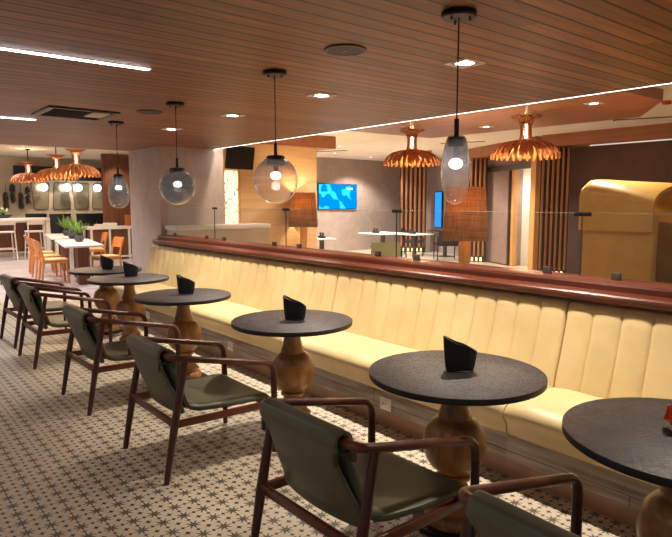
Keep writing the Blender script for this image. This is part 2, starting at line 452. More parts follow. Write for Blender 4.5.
# ---------------------------------------------------------------- slat panels
def slat_panel(x, y, rz, w, n, z1, label):
    t = thing('slat_panel', label, 'wall panel', (x, y, 0), rz, 'slatted wall panels')
    MB().bb(-w/2, w/2, 0, .12, 0, z1).build('backing', M['darkgrey'], t)
    for i in range(n):
        q = -w/2+w*(i+.5)/n
        MB().bb(q-w/n*.23, q+w/n*.23, -.09, 0, .16, z1, .004).build('slat', M['slat'], t)
    for i in range(n-1):
        q = -w/2+w*(i+1)/n
        MB().bb(q-w/n*.2, q+w/n*.2, -.05, 0, .03, .12).build('uplight', M['uplight'], t)
    return t
slat_panel(-12.88, 13.49, .72, .80, 6, HF, 'slatted wooden panel beside the blue television, lit from its foot')
slat_panel(-9.70, 12.45, .55, .54, 5, 2.62, 'slatted wooden panel lit from below, seen behind the large brown lampshade')
slat_panel(-6.69, 11.10, .60, .56, 6, 2.62, 'dark slatted wooden panel between the doorway and the mustard booth')
# sliding door
d = bpy.data.objects.new('door_1', None); COL.objects.link(d); d['kind'] = 'structure'; d.location = wp(0, 0, 0); d.rotation_euler.z = ANG
MB().bb(5.2, 6.42, -.06, -.01, .03, 2.28).build('door_panel', M['doorpanel'], d)
MB().bb(6.42, 6.45, -.07, 0, .03, 2.28).build('glass_edge', M['steel'], d)
MB().bb(5.2, 7.45, -.1, -.01, 2.28, 2.40).build('door_track', M['steel'], d)
MB().bb(6.50, 6.60, -.02, .1, 0, 2.28).build('door_stile', M['oakpost'], d)
MB().bb(7.46, 7.66, -.12, .3, 0, 2.62).build('door_jamb', M['oakpost'], d)

# ---------------------------------------------------------------- bench
SEAMS = [-8.30, -6.208, -4.072, -1.894, .28, 2.45]
def bench_section(x0, x1, label):
    t = thing('bench_section', label, 'bench', ((x0+x1)/2, 2.76, 0), 0, 'sections of the long bench')
    h = (x1-x0)/2-.004
    # seat: rolled front edge over a plain front face (local y = world y - 2.76)
    sp = [(.62, .25), (.62, .42), (.46, .432), (.30, .447), (.15, .452), (.06, .448), (.0, .435), (-.04, .412), (-.058, .385), (-.056, .362), (-.036, .335), (-.024, .315), (-.022, .29), (-.02, .262), (-.012, .247), (.02, .245)]
    m = MB(); n = 24
    rows = []
    for i in range(n+1):
        x = -h+2*h*i/n; e = min(x+h, h-x); k = 1-math.exp(-e/.012)
        rows.append([m.bm.verts.new((x, y+(1-k)*.012 if y < .3 else y, z-(1-k)*.012 if z > .3 else z)) for y, z in sp])
    for a, b in zip(rows, rows[1:]):
        for j in range(len(sp)): m.bm.faces.new([a[j], a[(j+1) % len(sp)], b[(j+1) % len(sp)], b[j]])
    m.bm.faces.new(rows[0]); m.bm.faces.new(rows[-1][::-1])
    m.build('seat', M['yellow'], t, sharp=60)
    # backrest with upright flutes
    nf = 13; m = MB(); FS = (0, .035, .08, .16, .3, .5, .7, .84, .92, .965); K = 10; bp = [(.445, .38), (.452, .44), (.475, .52), (.505, .62), (.533, .72), (.555, .82), (.568, .88), (.58, .910), (.60, .923), (.63, .928), (.67, .926)]
    nx = nf*10; rows = []
    for i in range(nx+1):
        f = FS[i % 10]; x = -h+2*h*(i//10+f)/nf; b = 1-abs(2*f-1)**4.5; b = b if i % 10 else -.3
        e = min(i, nx-i)
        if e == 0: b = -.9
        rows.append([m.bm.verts.new((x, y-.009*b*(1 if j < 8 else .4), z+(.006*b if j >= 7 else 0))) for j, (y, z) in enumerate(bp)]+[m.bm.verts.new((x, .672, .38))])
    for a, b in zip(rows, rows[1:]):
        k = len(a)
        for j in range(k): m.bm.faces.new([a[j], a[(j+1) % k], b[(j+1) % k], b[j]])
    m.bm.faces.new(rows[0]); m.bm.faces.new(rows[-1][::-1])
    m.build('backrest', M['yellow'], t, sharp=75)
    MB().bb(-h-.004, h+.004, 0, .6, .10, .246).build('base_board', M['kick'], t)
    MB().bb(-h-.004, h+.004, .004, .6, 0, .10).build('plinth', M['plinth'], t)
    return t
bl = ['butter yellow fluted bench section beside the stone pillar, farthest from the camera', 'butter yellow fluted bench section behind the tables between the two round globe pendants',
      'butter yellow fluted bench section behind the wide table under the slim pendant', 'butter yellow fluted bench section behind the table with the red holder',
      'butter yellow fluted bench section beyond the table with the red holder, outside the frame']
for i in range(4): bench_section(SEAMS[i], SEAMS[i+1], bl[i])

def wall_outlet(x, label):
    t = thing('wall_outlet', label, 'power outlet', (x, 2.76, .158), 0, 'outlets in the bench base')
    cp = MB().box((0, -.004, 0), (.105, .008, .088), bevel=.003).build('cover_plate', M['trimwhite'], t)
    MB().box((0, -.009, 0), (.07, .004, .055), bevel=.001).build('socket_face', M['paper'], cp)
    for s in (-1, 1): MB().box((.012*s, -.0115, 0), (.005, .002, .014)).build('socket_slot', M['darkgrey'], cp)
wall_outlet(-2.862, 'white outlet in the bench base below the table nearest but one')
wall_outlet(-4.992, 'white outlet in the bench base below the third table from the front')
wall_outlet(-7.03, 'white outlet in the bench base behind the farthest pair of tables')

# ---------------------------------------------------------------- glass screen
GX = [-8.08, -6.677, -5.128, -3.52, -1.913, -.30, 1.3]
gl = ['clear glass screen panel next to the stone pillar', 'clear glass screen panel behind the large clear globe pendant', 'clear glass screen panel in front of the blue television',
      'clear glass screen panel in front of the second lampshade and the doorway', 'clear glass screen panel in front of the mustard booth', 'clear glass screen panel past the mustard booth, outside the frame']
for i in range(5):
    x0, x1 = GX[i], GX[i+1]
    t = thing('glass_panel', gl[i], 'glass screen', ((x0+x1)/2, 3.5, 1.064), 0, 'glass screen panels on the rail'); h = (x1-x0)/2-.006
    MB().bb(-h, h, -.005, .005, .006, .392).build('pane', M['pane'], t)
    MB().bb(-h, h, -.005, .005, .392, .3935).build('top_edge', M['glassedge'], t)
    MB().bb(h, h+.004, -.005, .005, .006, .392).build('side_edge', M['darkgrey'], t)
    for s in (-1, 1):
        MB().bb(s*(h-.22)-.025, s*(h-.22)+.025, -.014, .014, 0, .042, .002).build('clamp', M['steel'], t)
    for s in (-1, 1):
        if (i, s) == (0, -1): continue
        a, b = sorted((s*(h-.045), s*(h+.0055)))
        c = MB().bb(a, b, -.012, .012, .372, .398, .003).build('top_clip', M['black'], t)
        MB().lathe([(0, 0), (.006, 0), (.006, .002), (0, .002)], 12, (s*(h-.02), 0, .398), cap=False).build('clip_screw', M['steel'], c)

# ---------------------------------------------------------------- round tables
def make_table(label, loc, rz):
    t = thing('pedestal_table', label, 'table', loc, rz, 'round black-topped pedestal tables')
    R = .403
    MB().lathe([(0, .7415), (R-.006, .7415), (R-.001, .740)], 72, cap=False).build('tabletop', M['top'], t, sharp=30)
    MB().lathe([(0, .712), (R-.004, .712), (R, .715), (R, .738), (R-.001, .740), (R-.006, .7412), (0, .7412)], 72).build('table_edge', M['topedge'], t, sharp=30)
    pf = [(0, .712), (.072, .711), (.072, .70), (.056, .69), (.053, .655), (.056, .62), (.064, .575), (.076, .545), (.079, .53), (.077, .522), (.082, .518), (.105, .505), (.128, .475), (.143, .435), (.147, .395), (.143, .36),
          (.132, .325), (.112, .292), (.085, .268), (.064, .258), (.060, .252), (.078, .250), (.083, .240), (.078, .230), (.060, .226), (.062, .205), (.074, .180), (.090, .166), (.098, .158), (.097, .148), (.088, .142),
          (.096, .128), (.114, .112), (.121, .102), (.119, .092), (.110, .086), (.128, .072), (.136, .058), (.138, .03), (.138, .022), (0, .022)]
    MB().lathe(pf, 48, cap=False).build('pedestal', M['baluster'], t, sharp=35)
    MB().lathe([(0, 0), (.185, 0), (.190, .006), (.190, .018), (.184, .024), (0, .024)], 48, cap=False).build('base_disc', M['black'], t, sharp=35)
    return t
TB = [(-1.76, 2.145, 'round black pedestal table, largest one seen whole, second from the near end'), (-.76, 2.15, 'round black pedestal table cut by the picture edge, carrying the red holder'),
      (-3.25, 2.26, 'round black pedestal table standing third from the near end of the bench'), (-4.74, 2.17, 'round black pedestal table standing fourth from the near end of the bench'),
      (-6.17, 2.23, 'nearer of the two overlapping round black tables by the stone pillar'), (-7.14, 2.31, 'farthest round black table, half hidden behind its overlapping neighbour')]
T0 = None; TABLES = []
for i, (x, y, lab) in enumerate(TB):
    if T0 is None: T0 = make_table(lab, (x, y, 0), .3); TABLES.append(T0)
    else: TABLES.append(dup(T0, (x, y, 0), .3+i*1.3, lab))

def make_holder(label, loc, rz, mat, inner, name='menu_holder', s=1.0):
    """slanted, tapering oval sleeve"""
    t = thing(name, label, 'menu holder', loc, rz, 'sleeve holders on the tables')
    m = MB(); n = 40; W, T = .079*s, .036*s
    def pt(a, v, k):
        x = math.cos(a); y = math.sin(a)
        top = .128*s-.036*s*x
        z = .004+v*(top-.004)
        w = (.80+.20*v**.6)
        return (W*w*k*(abs(x)**.8*(1 if x > 0 else -1)), T*w*k*(abs(y)**.8*(1 if y > 0 else -1)), z)
    nv = 8
    O = [[m.bm.verts.new(pt(2*PI*i/n, j/nv, 1)) for i in range(n)] for j in range(nv+1)]
    I = [[m.bm.verts.new(pt(2*PI*i/n, j/nv, .9)) for i in range(n)] for j in range(1, nv+1)]
    for a, b in zip(O, O[1:]):
        for i in range(n): m.bm.faces.new([a[i], a[(i+1) % n], b[(i+1) % n], b[i]])
    for a, b in zip(I, I[1:]):
        for i in range(n): m.bm.faces.new([a[i], b[i], b[(i+1) % n], a[(i+1) % n]])
    for i in range(n): m.bm.faces.new([O[-1][i], O[-1][(i+1) % n], I[-1][(i+1) % n], I[-1][i]])
    m.bm.faces.new(O[0][::-1]); m.bm.faces.new(I[0])
    m.build('sleeve', mat, t, sharp=50)
    MB().lathe([(0, 0), (.062*s, 0), (.064*s, .003), (.058*s, .006), (0, .006)], 36, cap=False, sy=.6).build('foot_plate', inner, t)
    return t
VIEW = .89   # the holders' wide side faces the aisle end of the room
hl = ['black slanted menu holder on the largest whole table', None, 'black slanted menu holder on the third table from the near end', 'black slanted menu holder on the fourth table from the near end',
      'black slanted menu holder on the nearer of the overlapping far tables', 'black slanted menu holder on the farthest round table']
H0 = make_holder(hl[0], (-1.755, 2.165, .742), VIEW, M['blackplastic'], M['blackplastic'])
for i, (x, y) in ((2, (-3.235, 2.27)), (3, (-4.775, 2.215)), (4, (-6.27, 2.29)), (5, (-7.14, 2.33))):
    dup(H0, (x, y, .742), VIEW+.15*math.sin(i*2.1), hl[i])
rt = thing('card_holder', 'red folded card standing in a low base on the nearest table', 'card holder', (-.775, 2.19, .742), .75)
MB().sheet(lambda u, v: (((u-.5)*.15, -.02*(1-v)-.02*math.cos((u-.5)*2), .028+v*(.066-.022*u)), (0, -1, .2)), 8, 4, .006).build('front_card', M['redcard'], rt)
MB().sheet(lambda u, v: (((u-.5)*.15, .03*(1-v)+.0, .028+v*(.060-.022*u)), (0, 1, .3)), 8, 4, .006).build('rear_card', M['redcard'], rt)
MB().box((0, -.005, .019), (.15, .075, .018), bevel=.004).build('tray', M['paper'], rt)
MB().lathe([(0, 0), (.06, 0), (.062, .005), (.05, .011), (0, .011)], 32, cap=False).build('base_disc', M['blackplastic'], rt)

# ---------------------------------------------------------------- armchairs
def make_chair(label, loc, rz):
    t = thing('armchair', label, 'armchair', loc, rz, 'olive leather armchairs along the bench tables')
    yb, yf = -.31, .33
    for s in (-1, 1):
        p = fillet([(s*.20, yb, .690), (s*.31, yb, .690), (s*.31, yf, .556), (s*.31, yf+.004, .47)], .062, 7)
        MB().tube(p, .0185, 12).build('armrest', M['walnut'], t)
        MB().tube([(s*.31, yf+.004, .472), (s*.31, yf+.006, .30), (s*.31, yf+.004, 0)], [.0185, .019, .015], 12).build('leg', M['walnutv'], t)
        MB().tube([(s*.31, -.362, 0), (s*.31, -.305, .32), (s*.31, -.236, .664)], [.0155, .0225, .0175], 12, ).build('leg', M['walnutv'], t)
        MB().box((s*.302, .012, .312), (.022, .63, .042), (-.02, 0, 0), .004).build('side_rail', M['walnut'], t)
        m = MB(); m.tube([(s*.226, yb+.040*math.cos(a), .684+.040*math.sin(a)) for a in [2*PI*i/16 for i in range(17)]], .0055, 6);
        st = m.build('strap', M['blackplastic'], t)
        MB().box((s*.226, yb-.036, .632), (.016, .012, .05), bevel=.003).build('buckle', M['darkgrey'], st)
    MB().tube([(-.21, yb, .690), (.21, yb, .690)], .0185, 12).build('back_rail', M['walnut'], t)
    MB().box((0, -.306, .322), (.60, .020, .046), (.16, 0, 0), .004).build('rear_stretcher', M['walnut'], t)
    MB().box((0, .30, .305), (.60, .022, .036), (0, 0, 0), .004).build('front_stretcher', M['walnut'], t)
    # sling seat pad, slightly dished, rolled over the front
    def seat(u, v):
        x = (u-.5)*2; y = -.20+v*.525
        hw = .262+.036*min(1, v*2.2)
        e = abs(x)
        z = .366-.016*v+.008*e**4-.014*(1-e**2)*math.sin(PI*min(1, v))
        if v > .9: z -= .018*((v-.9)/.1)**2
        if v < .12: z += .018*((.12-v)/.12)
        if e > .93: z -= .012
        return (x*hw, y, z), (0, 0, 1)
    MB().sheet(seat, 17, 19, .036).build('seat', M['green'], t, sharp=70, sub=1)
    # back: leather slab hung over the rail, hollow in plan
    path = [(-.252, .600), (-.264, .655), (-.282, .696), (-.310, .728), (-.342, .718), (-.353, .688), (-.336, .645), (-.314, .585), (-.285, .515), (-.254, .450), (-.229, .395), (-.218, .340)]
    P = [Vector((0, a, b)) for a, b in path]
    def back(u, v):
        k = v*(len(P)-1); i = min(int(k), len(P)-2); f = k-i
        p = P[i].lerp(P[i+1], f)
        tg = (P[min(i+2, len(P)-1)]-P[max(i-1, 0)] if f > .5 or i == 0 else P[i+1]-P[max(i-1, 0)]).normalized()
        nrm = Vector((0, -tg.z, tg.y))
        x = (u-.5)*2
        hw = .240
        if v > .52: hw = .206+.034*max(0, 1-(v-.52)/.06)+.052*max(0, (v-.58)/.42)
        if v > .93: hw -= .02*((v-.93)/.07)**2
        low = max(0, min(1, (.70-p.z)/.2))
        y = p.y-.030*(1-x*x)*low
        return (x*hw, y, p.z), nrm
    MB().sheet(back, 17, 34, .022).build('backrest', M['green'], t, sharp=70, sub=1)
    def inner(u, v):
        x = (u-.5)*2; z = .372+v*.30; y = -.195-.085*v-.022*(1-x*x)
        return (x*(.256-.055*v), y, z), (0, .95, .28)
    MB().sheet(inner, 15, 12, .030).build('back_cushion', M['green'], t, sharp=70, sub=1)
    return t
CH = [(-3.30, 1.605, 0, 'olive leather armchair third from the near end, the one seen almost whole'),
      (-1.78, 1.595, .015, 'olive leather armchair seen closest and largest from behind, at the biggest whole table'),
      (-.735, 1.60, -.03, 'olive leather armchair at the table with the red holder, mostly out of the frame'),
      (-4.67, 1.605, .02, 'olive leather armchair fourth from the near end of the row'),
      (-6.225, 1.60, 0, 'olive leather armchair fifth from the near end, last but one of the row'),
      (-7.22, 1.62, .03, 'olive leather armchair farthest along the row, cut by the picture edge')]
C0 = None
for x, y, rz, lab in CH:
    if C0 is None: C0 = make_chair(lab, (x, y, 0), rz)
    else: dup(C0, (x, y, 0), rz, lab)

# ---------------------------------------------------------------- pendant lamps
def pendant(label, x, y, prof, captop, caph, glass, capr=.045, bulb_z=None, br=.026):
    """prof: (radius, z) glass outline in world heights; captop: height where the rod meets the cap"""
    t = thing('pendant_lamp', label, 'pendant lamp', (x, y, HC), 0, 'glass pendant lamps over the tables')
    L = lambda p: [(r, z-HC) for r, z in p]
    can = MB().lathe(L([(0, HC), (.078, HC), (.080, HC-.004), (.080, HC-.020), (.074, HC-.026), (0, HC-.026)]), 36, cap=False).build('canopy', M['black'], t, sharp=35)
    for k in range(3):
        a = k*2*PI/3+.5; MB().cyl((.05*math.cos(a), .05*math.sin(a), -.042), .006, .018, 12).build('canopy_screw', M['darkgrey'], can)
    MB().tube([(0, 0, -.02), (0, 0, captop+.06-HC)], .0035, 8).build('cord', M['black'], t)
    ztop = prof[0][1]
    MB().lathe(L([(0, captop+.07), (.011, captop+.07), (.012, captop), (.012, captop-.01), (capr*.8, captop-.012), (capr, captop-.018), (capr, ztop-caph), (0, ztop-caph)]), 28, cap=False).build('socket_cap', M['black'], t, sharp=35)
    bz = bulb_z
    MB().lathe(L([(0, ztop-caph), (.014, ztop-caph), (.014, bz+br), (0, bz+br)]), 16, cap=False).build('socket', M['black'], t, sharp=35)
    MB().lathe([(br*1.2*math.sin(PI*i/12), bz-HC+br*.9*math.cos(PI*i/12)) for i in range(13)], 20, cap=False).build('bulb', M['bulb'], t)
    MB().lathe(L(prof), 48, cap=False).build('glass_globe', glass, t, sharp=0)
    return t
def ball(cz, rx, rz, top=.35, pw=1.0):
    return [(rx*math.sin(a), cz+rz*math.cos(a)) for a in [top+(PI-top)*i/28 for i in range(29)]]
smoke = lambda n, lo, hi, a, b: thin_glass(n, a, 2.0, (lo-HC, hi-HC, b), 0, .075)
sl = [(.036, 1.827), (.044, 1.815), (.053, 1.785), (.061, 1.745), (.0665, 1.70), (.068, 1.665), (.066, 1.63), (.061, 1.595), (.053, 1.56), (.042, 1.535), (.029, 1.52), (.014, 1.513), (0, 1.511)]
egg = [(.045, 1.816), (.058, 1.795), (.074, 1.76), (.089, 1.72), (.101, 1.675), (.108, 1.63), (.109, 1.59), (.105, 1.55), (.094, 1.51), (.075, 1.483), (.05, 1.466), (.025, 1.461), (0, 1.46)]
pendant('slim elongated glass pendant lamp hanging nearest, in front of the lampshade', -1.852, 2.223, sl, 1.835, .05, smoke('glass_slim', 1.52, 1.83, (.42, .40, .46, 1), (.93, .88, .84, 1)), .037, 1.70, .026)
pendant('large clear round glass pendant lamp hanging second from the near end', -3.425, 2.257, ball(1.668, .148, .160, .42), 1.845, .045, smoke('glass_clear', 1.60, 1.86, (.40, .35, .35, 1), (.95, .89, .86, 1)), .062, 1.70, .028)
pendant('dark smoked round glass pendant lamp hanging third, before the stone pillar', -5.02, 2.277, ball(1.658, .156, .158, .42), 1.835, .045, smoke('glass_smoked', 1.5, 1.72, (.14, .13, .135, 1), (.34, .32, .32, 1)), .066, 1.68, .03)
pendant('egg-shaped smoked glass pendant lamp hanging farthest, before the walnut wall', -6.585, 2.306, egg, 1.84, .04, smoke('glass_egg', 1.46, 1.72, (.22, .21, .22, 1), (.70, .66, .66, 1)), .045, 1.68, .028)

# ---------------------------------------------------------------- things in the plank ceiling
def spot_fixture(label, x, y, z=HC, s=.19, energy=112, color=(1, .89, .73), mat='lamp', group='square recessed spotlights', cone=95, rz=0, blend=.5):
    t = thing('recessed_spotlight', label, 'spotlight', (x, y, z), rz, group)
    h = s/2; m = MB()
    for a, b, c, d in ((-h, h, -h, -h+.018), (-h, h, h-.018, h), (-h, -h+.018, -h+.018, h-.018), (h-.018, h, -h+.018, h-.018)): m.bb(a, b, c, d, -.008, 0)
    m.build('frame', M['trimwhite'], t)
    m = MB(); m.lathe([(h*.66, -.002), (h*.80, -.005), (h*.80, -.009), (h*.64, -.009), (h*.62, -.002)], 28, cap=False); ring = m.build('lamp_ring', M['steel'], t)
    MB().lathe([(0, -.004), (h*.62, -.004)], 24, cap=False).build('lamp', M[mat], ring)
    if energy:
        l = bpy.data.lights.new('spot', 'SPOT'); l.energy = energy; l.color = color; l.spot_size = math.radians(cone); l.spot_blend = blend; l.shadow_soft_size = .035
        o = bpy.data.objects.new('spot', l); COL.objects.link(o); o.location = (x, y, z-.02)
    return t
for x, lab in ((-2.47, 'square recessed spotlight in the plank ceiling beside the cord of the slim pendant'), (-3.92, 'square recessed spotlight second along the plank ceiling, just past the large clear pendant'),
               (-5.36, 'square recessed spotlight third along the plank ceiling, between the two round pendants'), (-6.80, 'square recessed spotlight farthest along the plank ceiling, over the stone pillar')):
    spot_fixture(lab, x, 3.03)
# the same row carries on out of the frame; the unseen aisle row is added as fill
def bare_spot(x, y, z, e, color=(1, .89, .73), cone=110, r=.04, blend=.6):
    l = bpy.data.lights.new('spot', 'SPOT'); l.energy = e; l.color = color; l.spot_size = math.radians(cone); l.spot_blend = blend; l.shadow_soft_size = r
    o = bpy.data.objects.new('spot', l); COL.objects.link(o); o.location = (x, y, z)
bare_spot(-1.02, 3.03, HC-.02, 70)

def strip_light(label, x, y0, y1):
    t = thing('strip_light', label, 'strip light', (x, (y0+y1)/2, HC), 0, 'strip lights set in the plank ceiling')
    h = (y1-y0)/2
    MB().bb(-.022, .022, -h, h, -.004, .03).build('channel', M['trimwhite'], t)
    MB().bb(-.014, .014, -h+.01, h-.01, -.009, -.004).build('diffuser', M['strip'], t)
strip_light('long white strip light in the plank ceiling, nearest and longest in view', -3.87, -1.6, 1.59)
strip_light('white strip light in the plank ceiling, barely showing at the picture edge', -5.62, -2.0, 1.02)
strip_light('white strip light in the plank ceiling beside the black air vent', -6.93, -1.8, 1.60)

t = thing('air_vent', 'black square ceiling air vent with a pale grille half', 'air vent', (-6.19, 1.78, HC))
h = .32; m = MB()
for a, b, c, d in ((-h, h, -h, -h+.04), (-h, h, h-.04, h), (-h, -h+.04, -h+.04, h-.04), (h-.04, h, -h+.04, h-.04)): m.bb(a, b, c, d, -.015, 0)
m.build('frame', M['black'], t)
MB().bb(-h+.04, h-.04, -h+.04, h-.04, -.004, 0).build('backing', M['void'], t)
for k in range(9):
    MB().box((-.26+.065*k, -.09, -.009), (.006, .34, .014), (0, .5, 0)).build('louvre', M['black'], t)
m = MB()
for k in range(8): m.box((-.1+.04*k, .19, -.01), (.014, .16, .01), (0, .4, 0))
m.build('grille', M['trimwhite'], t)
MB().bb(-.24, .27, -.285, -.265, -.016, -.006).build('side_slot', M['steel'], t)
def speaker(label, x, y):
    t = thing('ceiling_speaker', label, 'speaker', (x, y, HC), 0, 'round ceiling speakers')
    MB().lathe([(.118, 0), (.122, -.004), (.118, -.009), (.100, -.009), (.098, -.004)], 40, cap=False).build('rim', M['darkgrey'], t)
    MB().lathe([(0, -.008), (.098, -.007)], 40, cap=False).build('grille', M['blackplastic'], t)
    MB().box((0, 0, -.009), (.03, .012, .003), bevel=.001).build('badge', M['steel'], t)
speaker('round dark ceiling speaker in the middle of the plank ceiling, nearest the camera', -2.69, 2.25)
speaker('small-looking round dark ceiling speaker beside the air vent', -5.65, 2.30)

# ---------------------------------------------------------------- petal chandeliers
def strip_petal(m, pts, wid, ang, th=.006):
    """curved veneer strip in the radial plane at ang; pts (r, z); wid list"""
    P = [Vector((r*math.cos(ang), r*math.sin(ang), z)) for r, z in pts]; sd = Vector((-math.sin(ang), math.cos(ang), 0))
    rows = []
    for i, p in enumerate(P):
        tg = (P[min(i+1, len(P)-1)]-P[max(i-1, 0)]).normalized(); n = tg.cross(sd)
        w = wid[i]/2
        rows.append([m.bm.verts.new(p+sd*a*w+n*b*th/2) for a, b in ((-1, -1), (1, -1), (1, 1), (-1, 1))])
    for a, b in zip(rows, rows[1:]):
        for j in range(4): m.bm.faces.new([a[j], a[(j+1) % 4], b[(j+1) % 4], b[j]])
    m.bm.faces.new(rows[0]); m.bm.faces.new(rows[-1])
def chandelier(label, loc, top, cord_to=None, s=1.0, energy=18):
    """origin at the underside of the ceiling it hangs from; dome rim at world height about 2.03"""
    t = thing('petal_chandelier', label, 'chandelier', (loc[0], loc[1], top), 0, 'wooden petal chandeliers')
    z0 = loc[2]-top       # height of the neck's foot (dome crown) relative to the ceiling
    m = MB(); n = 30
    dome = [(.075, .07), (.11, .055), (.19, .045), (.29, .02), (.375, -.04), (.42, -.11), (.425, -.17)]
    for k in range(n): strip_petal(m, [(r*s, z0+z*s) for r, z in dome], [.016*s, .022*s, .034*s, .046*s, .054*s, .05*s, .026*s], 2*PI*k/n)
    dome2 = [(.07, .05), (.12, .02), (.20, -.01), (.28, -.05), (.33, -.10), (.34, -.15)]
    for k in range(n): strip_petal(m, [(r*s, z0+z*s) for r, z in dome2], [.016*s, .03*s, .04*s, .05*s, .045*s, .024*s], 2*PI*(k+.5)/n)
    m.build('petal_dome', M['petal'], t, sharp=0)
    m = MB()
    for k in range(20): strip_petal(m, [(.085*s, z0+.03*s), (.068*s, z0+.12*s), (.066*s, z0+.22*s), (.09*s, z0+.30*s)], [.018*s]*4, 2*PI*k/20)
    m.build('neck', M['petal'], t, sharp=0)
    m = MB(); n = 22
    for k in range(n): strip_petal(m, [(.085*s, z0+.28*s), (.11*s, z0+.315*s), (.15*s, z0+.325*s), (.185*s, z0+.35*s)], [.02*s, .036*s, .04*s, .012*s], 2*PI*k/n)
    m.build('crown', M['petal'], t, sharp=0)
    MB().tube([(0, 0, z0+.10*s), (0, 0, -.01)], .012, 10).build('stem', M['black'], t)
    MB().cyl((0, 0, -.03), .06, .03, 24).build('canopy', M['black'], t)
    MB().lathe([(.035*s*math.sin(PI*i/10), z0+.17*s+.09*s*math.cos(PI*i/10)) for i in range(11)], 16, cap=False).build('bulb', M['warmbulb'], t)
    MB().lathe([(.05*s*math.sin(PI*i/10), z0-.03*s+.05*s*math.cos(PI*i/10)) for i in range(11)], 16, cap=False).build('bulb', M['warmbulb'], t)
    for dz, e in ((.36, energy*.4), (-.13, energy)):
        l = bpy.data.lights.new('chandelier_light', 'POINT'); l.energy = e; l.color = (1, .72, .42); l.shadow_soft_size = .05
        o = bpy.data.objects.new('chandelier_light', l); COL.objects.link(o); o.location = (loc[0], loc[1], loc[2]+dz*s)
    return t
chandelier('wooden petal chandelier hanging in front of the slatted panel by the blue television', (-6.36, 6.62, 2.24), 2.60)
chandelier('wooden petal chandelier hanging in front of the sliding doorway', (-4.46, 6.69, 2.24), 2.60)
chandelier('wooden petal chandelier over the dining tables, nearest of the three there', (-12.1, 3.45, 2.18), HF)
chandelier('wooden petal chandelier over the dining tables, mostly hidden behind the nearest one', (-13.75, 3.52, 2.18), HF)
chandelier('wooden petal chandelier hanging alone before the wall of hanging plants', (-16.9, 3.65, 2.2), HF)

# ---------------------------------------------------------------- lounge behind the glass
def floor_lamp(label, x, y, rz=0, energy=30):
    t = thing('floor_lamp', label, 'floor lamp', (x, y, 0), rz, 'big square floor lamps in the lounge')
    MB().bb(-.20, .20, -.20, .20, 0, .03, .004).build('base', M['darkgrey'], t)
    MB().bb(-.07, .07, -.07, .07, .03, 1.20, .004).build('post', M['oakpost'], t)
    m = MB(); a, b, z0, z1 = .275, .235, 1.05, 1.71
    for k in range(4):
        c, s = math.cos(k*PI/2), math.sin(k*PI/2)
        q = [m.bm.verts.new((c*p[0]-s*p[1], s*p[0]+c*p[1], p[2])) for p in ((a, -a, z0), (a, a, z0), (b, b, z1), (b, -b, z1))]
        q2 = [m.bm.verts.new((c*p[0]-s*p[1], s*p[0]+c*p[1], p[2])) for p in ((a-.008, -a+.008, z0), (a-.008, a-.008, z0), (b-.008, b-.008, z1), (b-.008, -b+.008, z1))]
        m.bm.faces.new(q); m.bm.faces.new(q2[::-1])
        m.bm.faces.new([q[0], q2[0], q2[1], q[1]]); m.bm.faces.new([q[2], q2[2], q2[3], q[3]])
    m.build('shade', M['shade'], t)
    MB().lathe([(.05*math.sin(PI*i/10), 1.38+.06*math.cos(PI*i/10)) for i in range(11)], 16, cap=False).build('bulb', M['warmbulb'], t)
    l = bpy.data.lights.new('lamp_light', 'POINT'); l.energy = energy; l.color = (1, .72, .42); l.shadow_soft_size = .06
    o = bpy.data.objects.new('lamp_light', l); COL.objects.link(o); o.location = (x, y, 1.5)
floor_lamp('floor lamp with brown woven square shade before the pale oak wall', -9.55, 6.93, .88)
floor_lamp('floor lamp with brown woven square shade, the larger one behind the slim pendant', -4.87, 6.05, .7)

# blue television on the long wall
t = thing('television', 'wall-mounted television showing a bright blue picture', 'television', (-14.5, 11.8, 1.70))
MB().bb(.01, .06, -.77, .77, -.39, .39, .006).build('casing', M['black'], t)
MB().bb(.06, .064, -.75, .75, -.37, .37).build('screen', M['tv'], t)
for k in range(2): MB().box((.066, .40+.14*k, .25), (.002, .08, .05)).build('caption_patch', M['paper'], t)
t = thing('display_screen', 'narrow blue display screen hung on the far wall beside the large lampshade', 'screen', wp(2.3, .075, 1.3), ANG)
MB().bb(-.25, .25, 0, .05, -.55, .55, .005).build('casing', M['black'], t)
MB().bb(-.235, .235, -.004, 0, -.53, .53).build('screen', M['tv2'], t)
MB().bb(-.1, .1, .05, .074, -.1, .1).build('bracket', M['darkgrey'], t)
# black television hung under the bulkhead
t = thing('ceiling_television', 'switched-off black television hung high beside the pale oak wall', 'television', (-9.35, 5.42, 2.30), .2)
MB().box((0, 0, 0), (.05, .62, .40), (0, .15, 0), .006).build('casing', M['blackplastic'], t)
MB().box((.028, 0, -.004), (.004, .59, .37), (0, .15, 0)).build('screen', M['black'], t)
MB().bb(-.03, .03, -.05, .05, .15, .32).build('hanger', M['black'], t)
# carved lit panel and a white-topped block added in place of a reflection in the glass
t = thing('carved_panel', 'tall narrow carved white panel glowing next to the oak wall', 'wall panel', (-9.86, 5.50, 0))
MB().bb(0, .03, -.14, .14, .6, 2.1).build('panel', M['carved'], t)
m = MB()
for y in (-.165, .165): m.bb(-.01, .05, y-.02, y+.02, .5, 2.12)
m.build('frame', M['oakpost'], t)
t = thing('reflection_band', 'low white-topped block standing in for a reflection in the first glass panels', 'reflection', (-8.70, 4.64, 0))
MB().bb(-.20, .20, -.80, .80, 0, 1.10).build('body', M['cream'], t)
MB().bb(-.24, .24, -.83, .83, 1.10, 1.17, .006).build('band_top', M['trimwhite'], t)

